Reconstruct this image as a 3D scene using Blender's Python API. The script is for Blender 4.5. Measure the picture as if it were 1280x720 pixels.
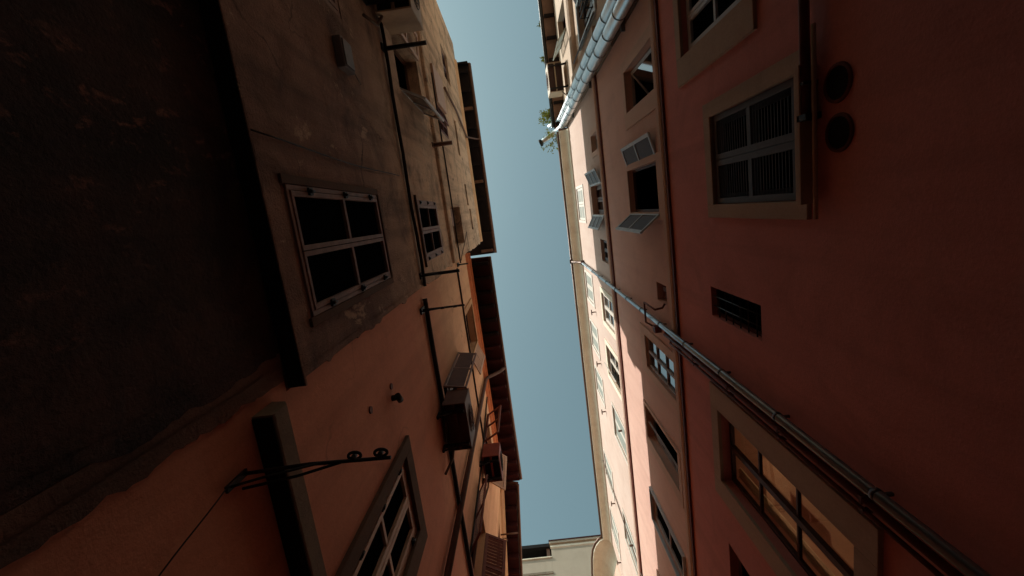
import bpy, bmesh, math, random
from mathutils import Vector, Matrix
random.seed(7)
C = bpy.context
S = C.scene
for o in list(bpy.data.objects):
    bpy.data.objects.remove(o)
COL = S.collection

# ------------------------------------------------------------------ camera
EYE = 1.6
cam_d = bpy.data.cameras.new('camera'); cam = bpy.data.objects.new('camera', cam_d); COL.objects.link(cam)
cam_d.sensor_width = 36; cam_d.lens = 15.19; cam_d.clip_end = 2000; cam_d.clip_start = 0.02
ex = Vector((0.99123497, 0.13130264, 0.01458931))      # picture right
ey = Vector((-0.12689279, 0.97699124, -0.17142442))    # picture down
ez = Vector((-0.03676211, 0.1680706, 0.98508924))      # view direction
m = Matrix((ex, -ey, -ez)).transposed().to_4x4(); m.translation = (0, 0, EYE)
cam.matrix_world = m
S.camera = cam

# ------------------------------------------------------------------ sky, sun, exposure
SUN = Vector((-1, -0.28, 1.05)).normalized()            # towards the sun
w = bpy.data.worlds.new('World'); S.world = w; w.use_nodes = True
nt = w.node_tree; nt.nodes.clear()
sky = nt.nodes.new('ShaderNodeTexSky'); sky.sky_type = 'NISHITA'; sky.sun_disc = False
sky.sun_elevation = math.asin(SUN.z); sky.sun_rotation = math.atan2(SUN.x, SUN.y)
sky.air_density = 1.0; sky.dust_density = 2.5; sky.ozone_density = 1.0
hs = nt.nodes.new('ShaderNodeHueSaturation'); hs.inputs['Saturation'].default_value = 0.62; hs.inputs['Hue'].default_value = 0.475
tint = nt.nodes.new('ShaderNodeMix'); tint.data_type = 'RGBA'; tint.blend_type = 'MULTIPLY'; tint.inputs[0].default_value = 1; tint.inputs[7].default_value = (.88, 1.10, 1.02, 1)
bg = nt.nodes.new('ShaderNodeBackground'); bg.inputs[1].default_value = 0.080
wo = nt.nodes.new('ShaderNodeOutputWorld')
nt.links.new(sky.outputs[0], hs.inputs['Color']); nt.links.new(hs.outputs[0], tint.inputs[6]); nt.links.new(tint.outputs[2], bg.inputs[0]); nt.links.new(bg.outputs[0], wo.inputs[0])
sd = bpy.data.lights.new('sun', 'SUN'); sd.energy = 2.8; sd.angle = math.radians(0.5); sd.color = (1, 0.95, 0.87)
so = bpy.data.objects.new('sun', sd); COL.objects.link(so); so.rotation_euler = (-SUN).to_track_quat('-Z', 'Y').to_euler(); so.location = (0, 0, 40)
S.view_settings.view_transform = 'Standard'; S.view_settings.look = 'None'; S.view_settings.exposure = 0.72; S.view_settings.gamma = 1

# ------------------------------------------------------------------ materials
def newmat(n):
    mt = bpy.data.materials.new(n); mt.use_nodes = True
    return mt, mt.node_tree, mt.node_tree.nodes['Principled BSDF']
def plain(n, col, rough=0.6, metal=0.0, var=0.25, scale=9, bump=0.0, ior=None):
    mt, t, b = newmat(n)
    tc = t.nodes.new('ShaderNodeTexCoord'); nz = t.nodes.new('ShaderNodeTexNoise')
    nz.inputs['Scale'].default_value = scale; nz.inputs['Detail'].default_value = 6; nz.inputs['Roughness'].default_value = .65
    t.links.new(tc.outputs['Object'], nz.inputs['Vector'])
    cr = t.nodes.new('ShaderNodeValToRGB')
    cr.color_ramp.elements[0].position = .3; cr.color_ramp.elements[1].position = .7
    cr.color_ramp.elements[0].color = tuple(c * (1 - var) for c in col) + (1,)
    cr.color_ramp.elements[1].color = tuple(min(1, c * (1 + var * .6)) for c in col) + (1,)
    t.links.new(nz.outputs['Fac'], cr.inputs[0]); t.links.new(cr.outputs[0], b.inputs['Base Color'])
    b.inputs['Roughness'].default_value = rough; b.inputs['Metallic'].default_value = metal
    if ior: b.inputs['IOR'].default_value = ior
    if metal == 0: b.inputs['Specular IOR Level'].default_value = .18
    if bump:
        bp = t.nodes.new('ShaderNodeBump'); bp.inputs['Strength'].default_value = bump; bp.inputs['Distance'].default_value = .01
        t.links.new(nz.outputs['Fac'], bp.inputs['Height']); t.links.new(bp.outputs[0], b.inputs['Normal'])
    return mt
def stucco(n, c1, c2, stain=(.05, .04, .035), stain_amt=.35, streak=.5, patch=None, patch_lo=.62, rough=.9, bump=.5, zone=None, pscale=1.15, bdist=.03, psoft=.03, crack=0, pmask=False):
    """painted render: slow colour drift, rain streaks, dirt blotches, peeled patches with hard edges"""
    mt, t, b = newmat(n); N = t.nodes; Lk = t.links
    tc = N.new('ShaderNodeTexCoord')
    def noise(scale, detail=5, rough_=.6, mp=None, dist=0.):
        x = N.new('ShaderNodeTexNoise'); x.inputs['Scale'].default_value = scale; x.inputs['Detail'].default_value = detail
        x.inputs['Roughness'].default_value = rough_; x.inputs['Distortion'].default_value = dist
        if mp:
            mm = N.new('ShaderNodeMapping'); mm.inputs['Scale'].default_value = mp; mm.inputs['Location'].default_value = (3.1, 1.7, 5.3)
            Lk.new(tc.outputs['Object'], mm.inputs[0]); Lk.new(mm.outputs[0], x.inputs['Vector'])
        else: Lk.new(tc.outputs['Object'], x.inputs['Vector'])
        return x.outputs['Fac']
    def ramp(f, lo, hi, a=0., z=1.):
        r = N.new('ShaderNodeMapRange'); r.inputs[1].default_value = lo; r.inputs[2].default_value = hi
        r.inputs[3].default_value = a; r.inputs[4].default_value = z; Lk.new(f, r.inputs[0]); return r.outputs[0]
    def mix(f, a, c):
        x = N.new('ShaderNodeMix'); x.data_type = 'RGBA'
        Lk.new(f, x.inputs[0])
        for s_, v in ((6, a), (7, c)):
            if isinstance(v, tuple): x.inputs[s_].default_value = v + (1,)
            else: Lk.new(v, x.inputs[s_])
        return x.outputs[2]
    def mul(a, b_):
        x = N.new('ShaderNodeMath'); x.operation = 'MULTIPLY'; Lk.new(a, x.inputs[0])
        if isinstance(b_, (int, float)): x.inputs[1].default_value = b_
        else: Lk.new(b_, x.inputs[1])
        return x.outputs[0]
    col = mix(ramp(noise(.55, 6, .65), .35, .65), c1, c2)
    if zone:      # real change of plaster colour along world height/length: (axis, from, to, colour)
        sx = N.new('ShaderNodeSeparateXYZ'); Lk.new(tc.outputs['Object'], sx.inputs[0])
        ad = N.new('ShaderNodeMath'); ad.operation = 'ADD'; Lk.new(sx.outputs[zone[0]], ad.inputs[0]); Lk.new(ramp(noise(2.3, 6, .6), 0, 1, -.5 * zone[4], .5 * zone[4]), ad.inputs[1])
        zf = ramp(ad.outputs[0], zone[1], zone[2], 0, 1)
        col = mix(zf, col, zone[3])
    st = ramp(noise(1.0, 6, .6, (3.2, 3.2, .16)), .47, .72, 0, streak)
    col = mix(st, col, stain)
    bl = ramp(noise(1.6, 9, .7, None, .6), .5, .72, 0, stain_amt)
    col = mix(bl, col, stain)
    gr = ramp(noise(38, 4, .7), .3, .7, 0, .22)
    col = mix(gr, col, stain)
    if crack:
        cd = N.new('ShaderNodeTexNoise'); cd.inputs['Scale'].default_value = 1.7; cd.inputs['Detail'].default_value = 5; Lk.new(tc.outputs['Object'], cd.inputs['Vector'])
        va = N.new('ShaderNodeVectorMath'); va.operation = 'MULTIPLY_ADD'; va.inputs[1].default_value = (.8, .8, .8); Lk.new(cd.outputs['Color'], va.inputs[0]); Lk.new(tc.outputs['Object'], va.inputs[2])
        vo = N.new('ShaderNodeTexVoronoi'); vo.feature = 'DISTANCE_TO_EDGE'; vo.inputs['Scale'].default_value = .62; Lk.new(va.outputs[0], vo.inputs['Vector'])
        cf = ramp(vo.outputs['Distance'], .002, .009, crack * 1.6, 0)
        col = mix(mul(cf, ramp(noise(.8, 3, .5), .5, .6)), col, stain)
    if patch:
        pf = ramp(noise(pscale, 10, .66, (1, 1.5, 1.0), .3), patch_lo, patch_lo + psoft, 0, .85)
        if pmask: pf = mul(pf, ramp(noise(.9, 4, .6), .46, .60))
        col = mix(pf, col, patch)
    Lk.new(col, b.inputs['Base Color']); b.inputs['Roughness'].default_value = rough
    b.inputs['Specular IOR Level'].default_value = .25
    a1 = mul(noise(55, 5, .7), .35); a2 = noise(3.0, 6, .6)
    ad2 = N.new('ShaderNodeMath'); ad2.operation = 'ADD'; Lk.new(a1, ad2.inputs[0]); Lk.new(a2, ad2.inputs[1])
    bp = N.new('ShaderNodeBump'); bp.inputs['Strength'].default_value = bump; bp.inputs['Distance'].default_value = bdist
    Lk.new(ad2.outputs[0], bp.inputs['Height']); Lk.new(bp.outputs[0], b.inputs['Normal'])
    return mt
def glass(n, col=(.012, .014, .016), ior=1.5, rough=.04, wav=.04):
    mt, t, b = newmat(n); b.inputs['Base Color'].default_value = col + (1,); b.inputs['Roughness'].default_value = rough
    b.inputs['IOR'].default_value = ior
    if ior < 1.2: b.inputs['Specular IOR Level'].default_value = 0
    tc = t.nodes.new('ShaderNodeTexCoord'); nz = t.nodes.new('ShaderNodeTexNoise'); nz.inputs['Scale'].default_value = 2.2
    bp = t.nodes.new('ShaderNodeBump'); bp.inputs['Strength'].default_value = wav; bp.inputs['Distance'].default_value = .05
    t.links.new(tc.outputs['Object'], nz.inputs['Vector']); t.links.new(nz.outputs['Fac'], bp.inputs['Height']); t.links.new(bp.outputs[0], b.inputs['Normal'])
    return mt
M = {}
M['pink'] = stucco('pink stucco', (.76, .305, .26), (.66, .255, .22), (.34, .14, .12), .35, .35, bump=.22)
M['pinktop'] = stucco('pale pink stucco', (.70, .56, .48), (.64, .49, .41), (.45, .28, .22), .3, .25, bump=.22)
M['pinkmid'] = stucco('mid pink stucco', (.80, .54, .44), (.74, .48, .39), (.42, .23, .18), .3, .25, bump=.22)
M['pinkband'] = stucco('pink band', (.74, .54, .43), (.67, .47, .37), (.44, .28, .21), .25, .3, bump=.2)
M['trimR'] = stucco('beige trim', (.56, .42, .31), (.48, .35, .26), (.25, .17, .12), .3, .3, bump=.2)
M['creamcornice'] = stucco('cream cornice', (.88, .83, .68), (.85, .79, .62), (.5, .4, .28), .3, .3, bump=.2)
M['redpaint'] = plain('dark red paint', (.16, .045, .03), .6)
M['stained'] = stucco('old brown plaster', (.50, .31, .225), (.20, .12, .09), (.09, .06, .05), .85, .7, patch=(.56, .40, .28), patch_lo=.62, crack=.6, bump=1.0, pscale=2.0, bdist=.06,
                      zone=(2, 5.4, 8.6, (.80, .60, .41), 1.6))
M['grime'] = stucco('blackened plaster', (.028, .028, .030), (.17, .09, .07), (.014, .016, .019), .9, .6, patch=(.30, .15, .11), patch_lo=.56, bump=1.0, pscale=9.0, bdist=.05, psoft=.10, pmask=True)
M['lowbrown'] = stucco('brown plaster base', (.36, .21, .15), (.24, .14, .10), (.07, .05, .04), .8, .6, patch=(.20, .09, .05), patch_lo=.66, bump=.8)
M['orange'] = stucco('orange render', (.84, .40, .26), (.75, .34, .22), (.42, .19, .12), .35, .35, bump=.35, zone=(2, 6.4, 8.6, (.86, .56, .33), 1.0), crack=.35)
M['orangelit'] = stucco('yellow orange render', (.74, .47, .26), (.66, .41, .22), (.34, .19, .11), .3, .3, bump=.3)
M['cornor'] = plain('orange cornice paint', (.62, .19, .07), .7)
M['stone'] = stucco('grey stone', (.34, .28, .20), (.26, .21, .15), (.10, .08, .06), .5, .4, bump=.5)
M['darkstone'] = stucco('dark stone', (.16, .10, .065), (.12, .075, .05), (.05, .035, .03), .5, .4, bump=.5)
M['cream'] = stucco('cream render', (.66, .52, .40), (.58, .45, .34), (.28, .21, .16), .3, .45, bump=.3)
M['brownwall'] = stucco('brown render', (.28, .17, .12), (.22, .13, .09), (.1, .06, .05), .4, .4)
M['endwall'] = stucco('pale beige render', (.54, .47, .36), (.49, .42, .32), (.34, .28, .21), .25, .2, bump=.15)
M['ledgeshade'] = plain('painted ledge shade', (.02, .018, .018), .9)  # near-black colour standing in for the shade under the left ledges
M['wood_dark'] = plain('dark eave wood', (.014, .009, .008), .8, bump=.4)
M['wood_red'] = plain('red brown eave wood', (.05, .012, .012), .75, bump=.4)
M['copper'] = plain('brown gutter metal', (.16, .085, .055), .5, .3)
M['blackgutter'] = plain('black gutter metal', (.035, .035, .032), .5, .3)
M['tile'] = plain('clay roof tile', (.26, .11, .07), .85, var=.4)
M['frameL'] = plain('weathered window frame', (.27, .175, .14), .55, var=.3)
M['framepale'] = plain('pale wood frame', (.56, .38, .27), .5, var=.15)
M['frameR'] = plain('grey window frame', (.40, .36, .35), .5, var=.15)
M['framedark'] = plain('dark red brown frame', (.10, .05, .04), .5)
M['white'] = plain('white window paint', (.72, .66, .58), .5, var=.1)
M['shutgrey'] = plain('grey shutter paint', (.10, .095, .105), .5, var=.15)
M['shutblue'] = plain('pale grey shutter paint', (.55, .61, .65), .45, var=.12)
M['shutpanel'] = plain('brown shutter panel', (.075, .042, .036), .6, var=.2)
M['shutsage'] = plain('sage shutter paint', (.30, .32, .28), .6, var=.12)
M['shutred'] = plain('red brown shutter paint', (.16, .05, .035), .6, var=.2)
M['iron'] = plain('black iron', (.018, .018, .018), .55, .4)
M['cable'] = plain('dark cable', (.025, .018, .016), .6)
M['cablepale'] = plain('dusty cable', (.16, .12, .09), .7)
M['void'] = plain('dark room', (.012, .011, .011), .9)
M['acbody'] = plain('yellowed ac casing', (.50, .40, .28), .5, var=.15)
M['acdark'] = plain('dark ac casing', (.12, .065, .05), .55, var=.2)
M['acred'] = plain('red brown ac casing', (.24, .06, .045), .45, var=.2)
M['grill'] = plain('black grille', (.012, .012, .012), .5)
M['boxgrey'] = plain('grey utility box', (.17, .16, .16), .5, var=.15)
M['steel'] = plain('bright flue steel', (.70, .74, .76), .36, 1.0, var=.08, scale=5)
M['steelring'] = plain('flue clamp steel', (.22, .24, .25), .4, .9)
M['zinc'] = plain('zinc drainpipe', (.34, .44, .50), .34, .85, var=.2, scale=6)
M['zincring'] = plain('dark pipe collar', (.10, .08, .08), .5, .6)
M['glassdark'] = glass('dark window glass')
M['glassblk'] = glass('black room behind glass', (.004, .005, .006), 1.12, .2)
M['glasssky'] = glass('bright reflecting glass', (.02, .03, .035), 5.0, .03, .0)
M['paving'] = plain('alley paving stone', (.06, .055, .05), .8, scale=3, bump=.4)
M['leaf'] = plain('weed leaf', (.34, .42, .09), .6, var=.3)
M['stem'] = plain('dry stem', (.30, .24, .12), .7)
M['curtain'] = plain('amber curtain', (.60, .30, .17), .8, var=.25, scale=2)
M['curtainy'] = plain('yellow curtain', (.85, .66, .36), .8, var=.15, scale=2)

# ------------------------------------------------------------------ mesh kit
class MB:
    def __init__(s): s.v = []; s.f = []; s.sm = []
    def quad(s, pts, sm=False):
        n = len(s.v); s.v += [Vector(p) for p in pts]; s.f.append(tuple(range(n, n + len(pts)))); s.sm.append(sm)
    def hexa(s, p):        # 8 corners: bottom ring 0-3, top ring 4-7
        n = len(s.v); s.v += [Vector(q) for q in p]
        for f in ((0, 3, 2, 1), (4, 5, 6, 7), (0, 1, 5, 4), (1, 2, 6, 5), (2, 3, 7, 6), (3, 0, 4, 7)):
            s.f.append(tuple(n + i for i in f)); s.sm.append(False)
    def tube(s, pts, r, seg=10, r2=None):
        pts = [Vector(p) for p in pts]; n0 = len(s.v); k = len(pts); prev = None
        for i, p in enumerate(pts):
            t = (pts[min(i + 1, k - 1)] - pts[max(i - 1, 0)]).normalized()
            if prev is None:
                a = Vector((0, 0, 1)) if abs(t.z) < .9 else Vector((1, 0, 0)); nrm = t.cross(a).normalized()
            else: nrm = (prev - t * prev.dot(t)).normalized()
            prev = nrm; b = t.cross(nrm); rr = r if r2 is None else r + (r2 - r) * i / (k - 1)
            for j in range(seg):
                an = 2 * math.pi * j / seg; s.v.append(p + (nrm * math.cos(an) + b * math.sin(an)) * rr)
        for i in range(k - 1):
            for j in range(seg):
                a = n0 + i * seg + j; b_ = n0 + i * seg + (j + 1) % seg
                s.f.append((a, b_, b_ + seg, a + seg)); s.sm.append(True)
        s.f.append(tuple(n0 + j for j in range(seg))[::-1]); s.sm.append(False)
        s.f.append(tuple(n0 + (k - 1) * seg + j for j in range(seg))); s.sm.append(False)
    def ball(s, c, r, u=10, v=7):
        c = Vector(c); n0 = len(s.v)
        for i in range(v + 1):
            th = math.pi * i / v
            for j in range(u):
                ph = 2 * math.pi * j / u; s.v.append(c + Vector((math.sin(th) * math.cos(ph), math.sin(th) * math.sin(ph), math.cos(th))) * r)
        for i in range(v):
            for j in range(u):
                a = n0 + i * u + j; b = n0 + i * u + (j + 1) % u; s.f.append((a, a + u, b + u, b)); s.sm.append(True)
    def build(s, name, mat, parent=None, bevel=0):
        me = bpy.data.meshes.new(name); off = parent_world(parent) if parent else Vector((0, 0, 0))
        me.from_pydata([v - off for v in s.v], [], s.f)
        for p, q in zip(me.polygons, s.sm): p.use_smooth = q
        bm = bmesh.new(); bm.from_mesh(me); bmesh.ops.recalc_face_normals(bm, faces=bm.faces); bm.to_mesh(me); bm.free()
        me.materials.append(mat)
        # texture space stays in world metres: shift object coordinates through a stored offset
        ob = bpy.data.objects.new(name, me); COL.objects.link(ob)
        if parent: ob.parent = parent
        if bevel:
            bv = ob.modifiers.new('bevel', 'BEVEL'); bv.width = bevel; bv.segments = 2; bv.limit_method = 'ANGLE'
        return ob
def parent_world(o):
    p = Vector((0, 0, 0))
    while o: p += Vector(o.location); o = o.parent
    return p
def tag(o, label=None, cat=None, group=None, kind=None):
    if label: o['label'] = label
    if cat: o['category'] = cat
    if group: o['group'] = group
    if kind: o['kind'] = kind
    return o
def thing(name, label, cat, loc, group=None):
    o = bpy.data.objects.new(name, None); COL.objects.link(o); o.location = loc; o.empty_display_size = .2
    return tag(o, label, cat, group)
class Wall:
    """vertical wall frame: o = foot point, u = direction along the wall, n = outward normal; heights are above the eye"""
    def __init__(s, o, u, n): s.o = Vector(o); s.u = Vector(u).normalized(); s.n = Vector(n).normalized()
    def P(s, U, d, z): return s.o + s.u * U + s.n * d + Vector((0, 0, z + EYE))
    def box(s, mb, u0, u1, d0, d1, z0, z1):
        mb.hexa([s.P(u0, d0, z0), s.P(u1, d0, z0), s.P(u1, d1, z0), s.P(u0, d1, z0), s.P(u0, d0, z1), s.P(u1, d0, z1), s.P(u1, d1, z1), s.P(u0, d1, z1)])
    def slat(s, mb, u0, u1, d0, d1, z, h, tilt):
        mb.hexa([s.P(u0, d0, z + tilt), s.P(u1, d0, z + tilt), s.P(u1, d1, z), s.P(u0, d1, z),
                 s.P(u0, d0, z + tilt + h), s.P(u1, d0, z + tilt + h), s.P(u1, d1, z + h), s.P(u0, d1, z + h)])
    def leaf(s, U, d, sgn, ang):
        a = math.radians(ang); u = s.u * sgn * math.cos(a) + s.n * math.sin(a); n = s.n * math.cos(a) - s.u * sgn * math.sin(a)
        o = s.P(U, d, 0); o.z = s.o.z
        return Wall(o, u, n)
    def profile(s, mb, u0, u1, prof, cap=True):      # prof: closed polygon of (d, z)
        a = [s.P(u0, d, z) for d, z in prof]; b = [s.P(u1, d, z) for d, z in prof]; n = len(prof)
        for i in range(n): mb.quad([a[i], a[(i + 1) % n], b[(i + 1) % n], b[i]])
        if cap: mb.quad(a[::-1]); mb.quad(b)
def facade(W, u0, u1, z0, z1, holes, thick, mat, name, parent, top=True):
    mb = MB(); us = sorted({u0, u1, *[h[0] for h in holes], *[h[1] for h in holes]}); zs = sorted({z0, z1, *[h[2] for h in holes], *[h[3] for h in holes]})
    for i in range(len(us) - 1):
        for j in range(len(zs) - 1):
            a, b, c, d = us[i], us[i + 1], zs[j], zs[j + 1]; mu = (a + b) / 2; mz = (c + d) / 2
            if any(h[0] < mu < h[1] and h[2] < mz < h[3] for h in holes): continue
            mb.quad([W.P(a, 0, c), W.P(b, 0, c), W.P(b, 0, d), W.P(a, 0, d)])
    for h in holes:
        a, b, c, d, dep = h
        for p, q in (((a, c), (a, d)), ((a, d), (b, d)), ((b, d), (b, c)), ((b, c), (a, c))):
            mb.quad([W.P(p[0], 0, p[1]), W.P(q[0], 0, q[1]), W.P(q[0], -dep, q[1]), W.P(p[0], -dep, p[1])])
    T = -thick
    for p, q in (((u0, 0), (u0, T)), ((u0, T), (u1, T)), ((u1, T), (u1, 0))):
        mb.quad([W.P(p[0], p[1], z0), W.P(q[0], q[1], z0), W.P(q[0], q[1], z1), W.P(p[0], p[1], z1)])
    if top: mb.quad([W.P(u0, 0, z1), W.P(u1, 0, z1), W.P(u1, T, z1), W.P(u0, T, z1)])
    return mb.build(name, mat, parent)

def shutter(W, win, U, sgn, width, z0, z1, ang, mat, pan=None, d=.02, rows=2, louvre=True, th=.028, step=.05, rail=.055, parent_name='shutter'):
    F = W.leaf(U, d, sgn, ang); mb = MB()
    F.box(mb, 0, rail, 0, th, z0, z1); F.box(mb, width - rail, width, 0, th, z0, z1)
    H = (z1 - z0); zz = [z0, z1]
    for i in range(rows + 1):
        zc = z0 + (H - rail) * i / rows; F.box(mb, rail, width - rail, .002, th - .002, zc, zc + rail)
    ob = None
    if louvre:
        for i in range(rows):
            a = z0 + (H - rail) * i / rows + rail; b = z0 + (H - rail) * (i + 1) / rows; n = max(2, int((b - a) / step))
            for k in range(n):
                F.slat(mb, rail, width - rail, .006, th - .006, a + (b - a) * (k + .1) / n, .008, .6 * (b - a) / n)
        ob = mb.build(parent_name, mat, win)
    else:
        ob = mb.build(parent_name, mat, win)
    return ob
def shutter_panel(W, win, U, sgn, width, z0, z1, ang, pan, d=.02, rail=.055, th=.035):
    F = W.leaf(U, d, sgn, ang); mb = MB(); F.box(mb, rail - .01, width - rail + .01, .012, th - .012, z0 + .02, z1 - .02)
    return mb.build('shutter_panel', pan, win)

def window(B, W, holes, u0, u1, z0, z1, fm, gm, depth=.12, fw=.05, cols=2, rows=2, bar=.022, sur=None, sm=None, sill=None, stile=.045, name='window', void=False, label=None, frame_on=True):
    holes.append((u0, u1, z0, z1, depth))
    mb = MB(); D0, D1 = -depth, -depth + .045
    if frame_on:
        W.box(mb, u0, u0 + fw, D0, D1, z0, z1); W.box(mb, u1 - fw, u1, D0, D1, z0, z1)
        W.box(mb, u0 + fw, u1 - fw, D0, D1 - .002, z0, z0 + fw); W.box(mb, u0 + fw, u1 - fw, D0, D1 - .002, z1 - fw, z1)
        iw = (u1 - u0 - 2 * fw) / cols
        if not void:
            for c in range(cols):
                a = u0 + fw + iw * c; b = a + iw; s_ = stile
                W.box(mb, a + .003, a + s_, D0 + .004, D1 + .006, z0 + fw + .003, z1 - fw - .003); W.box(mb, b - s_, b - .003, D0 + .004, D1 + .006, z0 + fw + .003, z1 - fw - .003)
                W.box(mb, a + s_, b - s_, D0 + .004, D1 + .004, z0 + fw + .003, z0 + fw + s_); W.box(mb, a + s_, b - s_, D0 + .004, D1 + .004, z1 - fw - s_, z1 - fw - .003)
                for r in range(1, rows):
                    zc = z0 + fw + (z1 - z0 - 2 * fw) * r / rows; W.box(mb, a + s_, b - s_, D0 + .008, D1, zc - bar, zc + bar)
    else:
        W.box(mb, u0, u1, D0, D1, z0, z0 + .03)
    win = mb.build(name, fm, B, bevel=.004)
    if label: win['label'] = label
    g = MB()
    if void:
        e = .3; a, b, c, d = u0 - e, u1 + e, z0 - e, z1 + e; N_, F_ = D0 - .002, D0 - 1.2
        W.box(g, a, b, F_ - .02, F_, c, d); W.box(g, a - .02, a, F_, N_, c, d); W.box(g, b, b + .02, F_, N_, c, d); W.box(g, a, b, F_, N_, c - .02, c); W.box(g, a, b, F_, N_, d, d + .02)
        W.box(g, a, u0, N_ - .02, N_, c, d); W.box(g, u1, b, N_ - .02, N_, c, d); W.box(g, u0, u1, N_ - .02, N_, c, z0); W.box(g, u0, u1, N_ - .02, N_, z1, d)
        g.build('dark_interior', M['void'], win)
    else:
        W.box(g, u0 + fw * .5, u1 - fw * .5, D0 + .012, D0 + .02, z0 + fw * .5, z1 - fw * .5)
        W.box(g, u0, u1, D0 - .03, D0 - .01, z0, z1)
        g.build('pane', gm, win)
    if sur:
        s = MB(); l, r_, bt, tp, pr = sur
        W.box(s, u0 - l, u0, -.01, pr, z0 - bt, z1 + tp); W.box(s, u1, u1 + r_, -.01, pr, z0 - bt, z1 + tp)
        W.box(s, u0, u1, -.01, pr, z1, z1 + tp); W.box(s, u0, u1, -.01, pr, z0 - bt, z0)
        s.build('surround', sm or M['trimR'], win, bevel=.005)
    if sill:
        s = MB(); W.box(s, u0 - sill[0], u1 + sill[0], -.05, sill[1], z0 - (sur[2] if sur else 0) - sill[2], z0 - (sur[2] if sur else 0) - .002)
        s.build('sill', sm or M['trimR'], win, bevel=.005)
    return win

RW = Wall((2, 0, 0), (0, 1, 0), (-1, 0, 0))
LW = Wall((-1.4, 0, 0), (0, 1, 0), (1, 0, 0))
GZ = -EYE

# ------------------------------------------------------------------ ground
g = MB(); W0 = Wall((0, 0, 0), (0, 1, 0), (1, 0, 0)); g.quad([(-300, -300, 0), (300, -300, 0), (300, 300, 0), (-300, 300, 0)])
tag(g.build('ground', M['paving']), kind='structure')

# ------------------------------------------------------------------ right: long pink building
PB = thing('pink_building', 'tall salmon pink building with a cream cornice filling the right side of the alley', 'building', (2, 5, 0))
hR = []
def rwin(*a, **k): return window(PB, RW, hR, *a, **k)
# first floor
wn = rwin(-.67, .18, 3.17, 4.49, M['shutgrey'], M['glassblk'], depth=.10, sur=(.14, .13, .12, .14, .03), sill=(.02, .10, .05), label='window with both grey louvred shutters closed')
for U, s_ in ((-.665, 1), (.175, -1)):
    shutter(RW, wn, U, s_, .418, 3.19, 4.47, 0, M['shutgrey'], d=-.03, rows=2, step=.042, rail=.055)
wn = rwin(-2.15, -1.42, 3.8, 5.1, M['shutblue'], M['glassblk'], depth=.10, rows=2, sur=(.2, .28, .16, .14, .03))
wn = rwin(1.07, 1.40, 3.73, 4.73, M['redpaint'], M['glassblk'], depth=.10, fw=.02, stile=.012, cols=1, rows=1, label='narrow window behind an iron grille')
gb = MB()
for i in range(6):
    z = 3.86 + i * .15; gb.tube([RW.P(1.07, -.03, z), RW.P(1.40, -.03, z)], .008, 6)
for i in range(1, 3): gb.tube([RW.P(1.07 + i * .11, -.03, 3.73), RW.P(1.07 + i * .11, -.03, 4.73)], .007, 6)
gb.build('grille', M['iron'], wn)
# big window with a lit room behind
U0, U1, Z0, Z1 = 2.50, 3.40, 2.62, 4.66
hR.append((U0, U1, Z0, Z1, .14))
mb = MB(); fw = .035
RW.box(mb, U0, U0 + fw, -.14, -.09, Z0, Z1); RW.box(mb, U1 - fw, U1, -.14, -.09, Z0, Z1); RW.box(mb, U0 + fw, U1 - fw, -.14, -.092, Z0, Z0 + fw); RW.box(mb, U0 + fw, U1 - fw, -.14, -.092, Z1 - fw, Z1)
RW.box(mb, 2.93, 2.965, -.135, -.08, Z0 + fw, Z1 - fw); RW.box(mb, 2.968, 3.0, -.13, -.085, Z0 + fw, Z1 - fw)
for zc in (3.44, 4.05):
    RW.box(mb, U0 + fw, 2.93, -.13, -.095, zc - .014, zc + .014); RW.box(mb, 3.0, U1 - fw, -.13, -.095, zc - .014, zc + .014)
big = mb.build('window', M['framedark'], PB, bevel=.003); big['label'] = 'large window glowing amber behind dark glazing bars'
gm, t_, b_ = newmat('clear glass'); b_.inputs['Transmission Weight'].default_value = 1; b_.inputs['IOR'].default_value = 1.45; b_.inputs['Roughness'].default_value = 0.0; b_.inputs['Base Color'].default_value = (1, .97, .93, 1)
s = MB(); RW.box(s, U0 + .01, U1 - .01, -.118, -.112, Z0 + .01, Z1 - .01); s.build('pane', gm, big)
s = MB()
RW.box(s, U0 - .28, U0, -.01, .035, Z0 - .2, Z1 + .18); RW.box(s, U1, U1 + .24, -.01, .035, Z0 - .2, Z1 + .18); RW.box(s, U0, U1, -.01, .035, Z1, Z1 + .18); RW.box(s, U0, U1, -.01, .035, Z0 - .2, Z0)
s.build('surround', M['trimR'], big, bevel=.005)
s = MB(); RW.box(s, U0 - .9, U0 - .85, -1.6, -.15, Z0 - .3, Z1 + .3); RW.box(s, U1 + .9, U1 + .95, -1.6, -.15, Z0 - .3, Z1 + .3); RW.box(s, U0 - .85, U1 + .9, -1.6, -1.55, Z0 - .3, Z1 + .3)
RW.box(s, U0 - .85, U1 + .9, -1.55, -.15, Z1 + .25, Z1 + .3); RW.box(s, U0 - .85, U1 + .9, -1.55, -.15, Z0 - .3, Z0 - .25)
s.build('room', M['curtain'], big)
s = MB()
for cu0, cu1 in ((2.52, 2.60), (3.25, 3.38)):
    pts = [(cu0 + (cu1 - cu0) * i / 12, -.19 - .02 * math.sin(i * 1.7)) for i in range(13)]
    for i in range(12):
        (a, da), (b, db) = pts[i], pts[i + 1]
        s.quad([RW.P(a, da, Z0), RW.P(b, db, Z0), RW.P(b, db, Z1), RW.P(a, da, Z1)], True)
s.build('curtain', M['curtainy'], big)
ld = bpy.data.lights.new('room_lamp', 'POINT'); ld.energy = 1.5; ld.color = (1, .78, .58); ld.shadow_soft_size = .12
lo = bpy.data.objects.new('room_lamp', ld); COL.objects.link(lo); lo.location = RW.P(3.0, -.9, 4.3); lo.parent = big; lo.location = RW.P(3.0, -.9, 4.3) - parent_world(big)
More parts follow.
